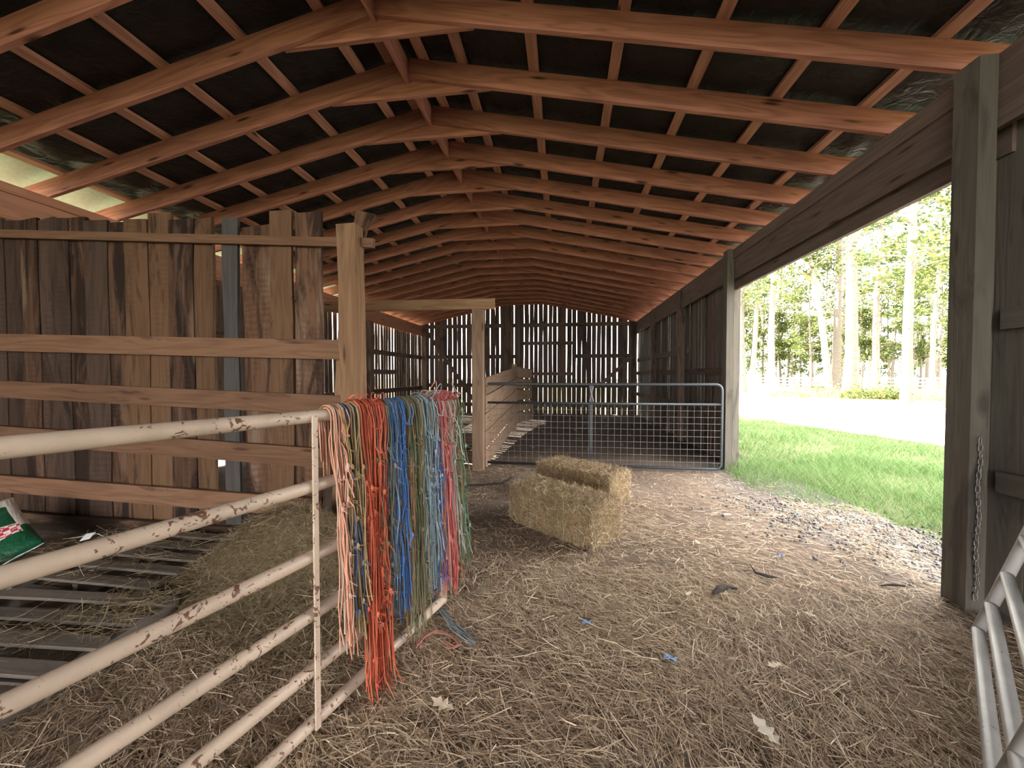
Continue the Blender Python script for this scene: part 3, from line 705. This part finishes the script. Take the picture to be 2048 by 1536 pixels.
link('tag_card', py_mesh('tag_card', [(-.03, -.035, 0), (.03, -.03, .01), (.035, .035, .035), (-.025, .03, .03), (-.03, -.035, .004), (.03, -.03, .014), (.035, .035, .039), (-.025, .03, .034)], [(3, 2, 1, 0), (4, 5, 6, 7), (0, 1, 5, 4), (1, 2, 6, 5), (2, 3, 7, 6), (3, 0, 4, 7)], M['white_plastic']), Matrix.Translation(tagp) @ Matrix.Rotation(.5, 4, 'Z'), tg)
tube('string', [tuple(tagp + np.array(p)) for p in ((-.20, -.03, .0), (-.1, -.01, .01), (0, 0, .03), (.07, .02, .04), (.13, .02, .02))], .002, M['white_plastic'], tg, 5)

def pile_z(x, y):
    return .46 * np.exp(-(((x + 1.98) / .52) ** 2 + ((y - 2.66) / .36) ** 2)) + .14 * np.exp(-(((x + 2.35) / .35) ** 2 + ((y - 2.45) / .4) ** 2)) + .10 * np.exp(-(((x + 1.5) / .5) ** 2 + ((y - 2.2) / .5) ** 2)) - .02
hp = empty('hay_pile', (-2.0, 2.6, 0), label='loose olive-tan hay heap against the plank partition', cat='hay pile')
link('heap', grid('heap', -3.1, -1.0, 1.5, 3.02, 50, 40, lambda x, y: pile_z(x, y) + .012 * fbm(x * 14, y * 14, 3), plain('heap_hay', (.14, .107, .062), .95, 0, .1, .45, 50)), I4, hp)
m_ = 26000; x = RNG.uniform(-3.0, -.95, m_); y = RNG.uniform(1.5, 3.0, m_); keep = pile_z(x, y) > RNG.uniform(-.03, .06, m_); x, y = x[keep], y[keep]; m_ = len(x)
an = RNG.uniform(0, 6.28, m_); D = unit(np.stack([np.cos(an), np.sin(an), RNG.normal(.05, .35, m_)], -1)); S = unit(np.cross(D, [0, 0, 1.] + RNG.normal(0, .3, (m_, 3))))
Ls = RNG.uniform(.05, .18, m_); P = np.stack([x, y, pile_z(x, y) + RNG.uniform(0, .03, m_)], -1)
V, q = ribbons(P - D * (Ls * .5)[:, None], D, S, Ls, RNG.uniform(.0015, .0035, m_), RNG.normal(0, .15, (m_, 3)) * [1, 1, .5], 2, .6); V[:, 2] = np.maximum(V[:, 2], .005)
V[:, 1] = np.minimum(V[:, 1], 3.01)
link('hay_stems', np_mesh('hay_stems', V, q, M['hay']), I4, hp)['kind'] = 'stuff'

# =================================================================== FLOOR STRAW (stuff)
def straw_density(x, y):
    d = np.ones_like(x)
    g = lambda cx, cy, sx, sy: np.exp(-(((x - cx) / sx) ** 2 + ((y - cy) / sy) ** 2))
    d -= .93 * g(-.75, 4.1, .45, 1.1)
    d -= .60 * np.clip((x + .35 * (y - 3) - 1.0) / .9, 0, 1) * (y > 2.6)
    d *= np.where(y > 6.2, .10, 1); d *= np.where((y > 4.9) & (y <= 6.2), .45, 1)
    d *= .75 + .45 * fbm(x * 1.8, y * 1.8, 4)
    return np.clip(d, 0, 1)
def scatter_straw(n, x0, x1, y0, y1, lmin, lmax, wmin, wmax, zmax):
    x = RNG.uniform(x0, x1, n); y = RNG.uniform(y0, y1, n); k = RNG.random(n) < straw_density(x, y); x, y = x[k], y[k]; n = len(x)
    flow = 2.2 + 1.0 * fbm(x * .9, y * .9, 6); an = flow + RNG.normal(0, .75, n)
    L = RNG.uniform(lmin, lmax, n) * RNG.uniform(.5, 1, n)
    D = unit(np.stack([np.cos(an), np.sin(an), RNG.normal(0, .07, n)], -1)); S = unit(np.cross(D, [0, 0, 1.] + RNG.normal(0, .35, (n, 3))))
    P = np.stack([x, y, floor_z(x, y) + RNG.uniform(.004, zmax, n)], -1)
    V, q = ribbons(P - D * (L * .5)[:, None], D, S, L, RNG.uniform(wmin, wmax, n), RNG.normal(0, .16, (n, 3)) * [1, 1, .25], 2, .7)
    V[:, 2] = np.maximum(V[:, 2], .006); return V, q
acc = Acc()
acc.add(*scatter_straw(78000, -1.9, 2.6, .75, 3.0, .06, .20, .0016, .0042, .035))
acc.add(*scatter_straw(44000, -1.6, 2.9, 3.0, 6.2, .06, .17, .0025, .005, .025))
acc.add(*scatter_straw(9000, 2.5, 3.3, 2.8, 4.9, .05, .15, .002, .004, .02))
acc.add(*scatter_straw(16000, -2.4, -.6, .7, 2.4, .08, .24, .0015, .0035, .05))
acc.add(*scatter_straw(8000, -5, 2.5, 6.2, 14, .08, .2, .005, .008, .02))
straw = link('straw', acc.mesh('straw', M['straw']), I4)
tag(straw, 'loose golden straw strewn over the barn floor', 'straw', kind='stuff')
# hay over the pallets
n = 7000; x = RNG.uniform(-4.2, -2.3, n); y = RNG.uniform(1.0, 2.9, n); k = fbm(x * 2.1, y * 2.4, 8) > RNG.uniform(-.25, .55, n); x, y = x[k], y[k]; n = len(x); an = RNG.uniform(0, 6.28, n)
D = unit(np.stack([np.cos(an), np.sin(an), RNG.normal(0, .12, n)], -1)); S = unit(np.cross(D, [0, 0, 1.] + RNG.normal(0, .4, (n, 3)))); Ls = RNG.uniform(.05, .2, n)
P = np.stack([x, y, .137 + RNG.uniform(0, .03, n)], -1); V, q = ribbons(P - D * (Ls * .5)[:, None], D, S, Ls, RNG.uniform(.0018, .0036, n), RNG.normal(0, .15, (n, 3)), 2, .6); V[:, 2] = np.maximum(V[:, 2], .134)
tag(link('loose_hay', np_mesh('loose_hay', V, q, M['hay']), I4), 'loose dull hay scattered over the grey pallets', 'hay', kind='stuff')

# =================================================================== GRASS (stuff)
def grass_patch(n, x0, x1, y0, y1, hmin, hmax, wd, rule):
    x = RNG.uniform(x0, x1, n); y = RNG.uniform(y0, y1, n); k = rule(x, y); x, y = x[k], y[k]; n = len(x); an = RNG.uniform(0, 6.28, n)
    D = unit(np.stack([np.cos(an) * .35, np.sin(an) * .35, np.ones(n)], -1)); S = unit(np.cross(D, RNG.normal(0, 1, (n, 3))))
    L = RNG.uniform(hmin, hmax, n) * (.7 + .5 * fbm(x * 1.4, y * 1.4, 2)); P = np.stack([x, y, np.full(n, -.04)], -1)
    B = np.stack([np.cos(an) * .5, np.sin(an) * .5, -.25 * np.ones(n)], -1) * RNG.uniform(.2, 1, n)[:, None]
    return ribbons(P, D, S, L, np.full(n, wd) * RNG.uniform(.6, 1.3, n), B, 3, .15)
def edge(x, y):       # the grass line by the doorway
    lim = np.interp(y, [3.6, 4.25, 4.9, 5.5, 6.3, 6.6], [4.4, 3.55, 2.65, 2.45, 2.45, 2.8]); return x > lim + .12 * fbm(x * 7, y * 7, 1)
acc = Acc()
acc.add(*grass_patch(30000, 2.4, 6.0, 3.4, 7.5, .10, .30, .006, lambda x, y: edge(x, y) & (y > 3.5 + .25 * fbm(x * 3, y * 3, 3))))
acc.add(*grass_patch(38000, 2.9, 9.0, 6.6, 17, .10, .26, .011, lambda x, y: (x < np.interp(y, [2, 9.4, 13, 17], [7.6, 8.1, 7.0, 6.6]) + .5 * fbm(x * 2, y * 2, 5))))
acc.add(*grass_patch(5000, 5.5, 8.1, 3.5, 7.5, .08, .22, .008, lambda x, y: y > 3))
acc.add(*grass_patch(900, 2.5, 4.2, 3.0, 4.6, .05, .14, .005, lambda x, y: fbm(x * 4, y * 4, 9) > .1))
tag(link('grass', acc.mesh('grass', M['grass']), I4), 'long green grass growing outside the open doorway', 'grass', kind='stuff')
# gravel at the threshold
acc = Acc(); n = 2600; rr = np.random.default_rng(5)
CUB = np.array([(a, b, c) for a in (-1, 1) for b in (-1, 1) for c in (-1, 1)], float)
for i in range(n):
    t = rr.random(); c = np.array([2.25 + 1.9 * t + rr.normal(0, .3), 4.5 - 1.4 * t + rr.normal(0, .4), .0]); 
    if c[0] > 3.3: c[2] = -.04
    s = rr.uniform(.005, .015) * rr.uniform(.6, 1.2, 3); R = np.linalg.qr(rr.normal(0, 1, (3, 3)))[0]
    acc.add((CUB * s * rr.uniform(.7, 1.1, (8, 1))) @ R + c + [0, 0, s.min() * .6], np.array(BOXF))
tag(link('gravel', acc.mesh('gravel', M['stone']), I4), 'grey gravel washed along the doorway threshold', 'gravel', kind='stuff')

# =================================================================== CHAIN
ch = empty('hanging_chain', (2.545, 2.74, .06), label='steel link chain hanging down the grey door post', cat='chain')
lp = [(.010 * math.cos(a), 0, .021 * math.sin(a) + (.006 if math.sin(a) > 0 else -.006)) for a in np.linspace(0, 2 * math.pi, 12, endpoint=False)]
V, Fq = tube_geo(lp, .0032, 4, True); link_me = np_mesh('link', V, Fq, M['chain'], True)
nl = 24
for i in range(nl):
    z = 1.09 - i * .0425; off = .006 * math.sin(i * .7)
    link('link', link_me, Matrix.Translation((2.555 + off, 2.742, z)) @ Matrix.Rotation(math.radians(90) * (i % 2) + .3, 4, 'Z'), ch)

# =================================================================== SMALL LITTER
def oak_leaf(name, label, u, v, size, mat, rot, seed):
    rr = random.Random(seed); half = [(0, 0), (.03, .1), (.16, .2), (.07, .32), (.26, .46), (.10, .56), (.22, .74), (.08, .80), (.0, 1.0)]
    outl = half + [(-a * rr.uniform(.8, 1.2), b * rr.uniform(.95, 1.02)) for a, b in half[-2:0:-1]]
    V = [((a) * size, (b - .5) * size, .02 * size + .35 * size * (abs(a) * 1.0 + (b - .5) ** 2) * rr.uniform(.5, 1)) for a, b in outl]; n = len(V)
    V = V + [(x, y, z + .0015) for x, y, z in V]
    Fc = [tuple(range(n))[::-1], tuple(range(n, 2 * n))] + [(i, (i + 1) % n, n + (i + 1) % n, n + i) for i in range(n)]
    p = onz(u, v, .042); o = link(name, py_mesh(name, V, Fc, mat), Matrix.Translation(p) @ Matrix.Rotation(rot, 4, 'Z')); return tag(o, label, 'leaf')
oak_leaf('dry_leaf', 'pale lobed oak leaf on straw below the hanging twine', 885, 1411, .13, M['dry_leaf'], 1.2, 1)
oak_leaf('dry_leaf', 'whitish curled oak leaf nearest the lower picture edge', 1530, 1462, .15, M['white_leaf'] if 'white_leaf' in M else M['dry_leaf'], .3, 2)
oak_leaf('dry_leaf', 'small pale leaf on straw below the sunlit gravel', 1550, 1332, .09, M['dry_leaf'], 1.9, 3)
oak_leaf('dry_leaf', 'small pale leaf right of the dark wood chunk', 1620, 1230, .07, M['dry_leaf'], .8, 4)
oak_leaf('dry_leaf', 'tan leaf beside the dark rotten wood chunk', 1377, 1188, .07, M['dry_leaf'], 2.4, 5)
oak_leaf('brown_leaf', 'brown crumpled leaf on straw in front of nearer bale', 1222, 1128, .09, M['brown_leaf'], .4, 6)
oak_leaf('brown_leaf', 'brown leaf on bare dirt left of the bales', 1000, 992, .12, M['brown_leaf'], 1.4, 7)
oak_leaf('dry_leaf', 'pale leaf on dirt near the grass line', 1455, 1030, .10, M['dry_leaf'], 2.0, 8)
oak_leaf('dry_leaf', 'light leaf between bales and doorway gravel', 1395, 1085, .09, M['dry_leaf'], .1, 9)
def scrap(label, u, v, L, rot, seed):
    rr = np.random.default_rng(seed); p = onz(u, v, .03); acc = Acc()
    for k in range(4):
        t = np.linspace(-.5, .5, 7); pts = np.stack([t * L * .8, .006 * np.sin(t * 7 + k) + rr.normal(0, .004), .008 * np.cos(t * 5 + k) + .006 * k], -1); acc.add(*tube_geo(pts, .004, 5))
    return tag(link('plastic_scrap', acc.mesh('plastic_scrap', M['blue_plastic'], True), Matrix.Translation(p) @ Matrix.Rotation(rot, 4, 'Z')), label, 'scrap')
scrap('light blue twine scrap lying alone on straw lower down', 1341, 1318, .075, -.3, 1)
scrap('blue twine scrap on straw below the nearer bale', 1173, 1246, .06, .1, 2)
scrap('tiny blue scrap on dirt near the dark stick', 1560, 1112, .05, .0, 3)
def stick(name, label, pts, r, seed):
    P = np.array([list(onz(u, v, .03)) for u, v in pts]); rr = np.random.default_rng(seed); rad = r * rr.uniform(.6, 1.2, len(P)); rad[-1] *= .4; rad[0] *= .5
    return tag(tube(name, P, rad, M['charwood'], None, 7), label, 'wood')
stick('wood_chunk', 'dark rotten wood chunk on the straw', [(1427, 1186), (1440, 1178), (1455, 1174), (1474, 1177)], .022, 1)
stick('fallen_stick', 'dark forked stick on dirt near the doorway', [(1502, 1132), (1512, 1146), (1535, 1152), (1556, 1155)], .012, 2)
stick('bark_strip', 'flat dark bark strip beside the door post', [(1762, 1171), (1785, 1169), (1812, 1172)], .013, 3)
tag(tube('black_hose', [tuple(onz(u, v, .02)) for u, v in ((905, 975), (935, 970), (970, 969), (1005, 966), (1022, 955))], .012, M['black'], None, 7), 'thin black hose on the dirt behind the twine', 'hose')

# =================================================================== OUTSIDE: TREES, SHRUBS, FENCE
def tree_meshes(seed, Ht, r0, crown0, nleaf, spread, lsize, lean=0.0, leafmat='leaf'):
    rr = np.random.default_rng(seed); acc = Acc(); n = 10
    z = np.linspace(0, Ht, n); path = np.stack([lean * z + .12 * np.sin(z * .4 + seed), .1 * np.cos(z * .33), z], -1)
    acc.add(*tube_geo(path, np.linspace(r0, r0 * .25, n) * np.array([1.25] + [1] * (n - 1)), 9))
    C = []
    nb = 22
    for i in range(nb):
        h = rr.uniform(crown0, Ht * .98); base = np.array([np.interp(h, z, path[:, k]) for k in range(3)]); a = rr.uniform(0, 6.28)
        ln = spread * (1 - .55 * (h - crown0) / (Ht - crown0)) * rr.uniform(.5, 1.1); tipp = base + np.array([math.cos(a) * ln, math.sin(a) * ln, ln * rr.uniform(.1, .6)])
        mid = (base + tipp) / 2 + rr.normal(0, .15, 3); acc.add(*tube_geo([base, mid, tipp], [r0 * .22, r0 * .14, .012], 5))
        for t in (.45, .75, 1.0): C.append(base + (tipp - base) * t)
    tm = acc.mesh('trunk', M['bark'], True)
    C = np.array(C); c = C[rr.integers(0, len(C), nleaf)] + rr.normal(0, 1, (nleaf, 3)) * [spread * .13, spread * .13, spread * .10]
    D = unit(rr.normal(0, 1, (nleaf, 3)) * [1, 1, .5]); S = unit(np.cross(D, rr.normal(0, 1, (nleaf, 3)))); L = rr.uniform(.5, 1.2, nleaf) * lsize
    V, q = ribbons(c - D * (L * .5)[:, None], D, S, L, L * .7, rr.normal(0, .2, (nleaf, 3)), 1, .5)
    return tm, np_mesh('crown', V, q, M[leafmat])
KIND = {'tall': tree_meshes(1, 24, .36, 10, 1500, 3.4, .26), 'tall2': tree_meshes(2, 22, .26, 7, 1700, 3.0, .26), 'slim': tree_meshes(3, 17, .16, 4.5, 1500, 2.3, .25),
        'slim2': tree_meshes(4, 15, .13, 3.0, 1600, 2.2, .25), 'bushy': tree_meshes(5, 9, .10, 1.2, 2600, 2.2, .24), 'lean': tree_meshes(6, 19, .26, 8, 1300, 2.6, .25, -.16)}
def tree(kind, X, Y, rot, sc, label, group=None):
    e = empty('tree', (X, Y, -.05), label=label, cat='tree', group=group)
    Mx = Matrix.Translation((X, Y, -.05)) @ Matrix.Rotation(rot, 4, 'Z') @ Matrix.Scale(sc, 4)
    link('trunk', KIND[kind][0], Mx, e); link('crown', KIND[kind][1], Mx, e)
def dirpt(u, d):
    r = ray(u, 768); r = r / (r @ _fw); return r[0] * d, r[1] * d
for u, d, k, sc, lab in [(1700, 29, 'tall', 1.2, 'thickest pale trunk in the middle of the doorway view'), (1815, 22, 'tall2', 1.0, 'dark-based tree standing nearest beside the door post'),
                         (1662, 31, 'lean', 1.0, 'leaning tree trunk left of the thickest trunk'), (1752, 34, 'tall2', 1.1, 'tall tree just right of the thickest trunk'),
                         (1543, 36, 'tall2', 1.1, 'tall tree above the left end of the yellow undergrowth'), (1484, 33, 'tall2', 1.0, 'pale tree hugging the far door post'),
                         (1868, 30, 'slim', 1.1, 'slim leafy tree close to the near door post')]:
    X, Y = dirpt(u, d); tree(k, X, Y, random.uniform(-.3, .3), sc, lab)
tree_rr = random.Random(4)
for i in range(34):
    u = 1440 + 480 * (i + tree_rr.random()) / 34; d = tree_rr.uniform(40, 62); X, Y = dirpt(u, d)
    tree(tree_rr.choice(['slim', 'slim2', 'tall2', 'slim', 'bushy', 'tall']), X, Y, tree_rr.uniform(0, 6.28), tree_rr.uniform(.85, 1.2), 'slender woodland tree standing beyond the rail fence', 'woodland trees beyond the fence')
for i in range(16):
    u = 1440 + 480 * (i + tree_rr.random()) / 16; d = tree_rr.uniform(50, 66); X, Y = dirpt(u, d)
    tree('bushy', X, Y, tree_rr.uniform(0, 6.28), tree_rr.uniform(.8, 1.3), 'low bushy understorey tree beyond the rail fence', 'understorey trees beyond the fence')
def shrub_mesh(seed, R, h, n, mat):
    rr = np.random.default_rng(seed); a = rr.uniform(0, 6.28, n); r = R * np.sqrt(rr.random(n)); c = np.stack([r * np.cos(a), r * np.sin(a), np.abs(rr.normal(0, .5, n)) * h * (1 - (r / R) ** 2 * .7)], -1)
    D = unit(rr.normal(0, 1, (n, 3)) + [0, 0, .5]); S = unit(np.cross(D, rr.normal(0, 1, (n, 3)))); L = rr.uniform(.06, .22, n)
    V, q = ribbons(c, D, S, L, L * .5, rr.normal(0, .2, (n, 3)), 1, .4); return np_mesh('shrub_leaves', V, q, M[mat])
SH = [shrub_mesh(1, 1.3, .8, 900, 'leaf_yellow'), shrub_mesh(2, 1.0, 1.0, 900, 'leaf'), shrub_mesh(3, 1.6, .6, 900, 'leaf_yellow')]
for i, (u, d, k, lab) in enumerate([(1575, 27, 0, 'reddish yellow shrub at the left end of the sunlit undergrowth'), (1610, 28, 2, 'low yellow shrub left of the leaning trunk'), (1640, 29, 1, 'green shrub at the foot of the leaning trunk'), (1680, 26, 0, 'yellow shrub in front of the thickest trunk'),
                                (1715, 25, 1, 'green-yellow shrub right of the thickest trunk foot'), (1745, 26, 2, 'wide low yellow shrub between the two big trunks'), (1775, 25, 1, 'green shrub left of the dark-based tree'), (1855, 24, 2, 'small yellow shrub right of the dark-based tree')]):
    X, Y = dirpt(u, d); tag(link('shrub', SH[k], Matrix.Translation((X, Y, -.05)) @ Matrix.Rotation(i * 1.3, 4, 'Z')), lab, 'shrub', 'sunlit undergrowth shrubs')
a = np.array(dirpt(1462, 47)); b = np.array(dirpt(1900, 36)); nf = 12
fe = empty('rail_fence', (a[0], a[1], -.05), label='grey post and rail fence along the edge of the woods', cat='fence')
for i in range(nf + 1):
    p = a + (b - a) * i / nf; board('post', (p[0], p[1], -.05), (p[0], p[1], 1.25), .14, .12, (0, -1, 0), M['fence_grey'], fe)
    if i < nf:
        q_ = a + (b - a) * (i + 1) / nf
        for z in (.45, .8, 1.15): board('rail', (p[0], p[1] - .08, z), (q_[0], q_[1] - .08, z), .14, .04, (0, -1, 0), M['fence_grey'], fe)
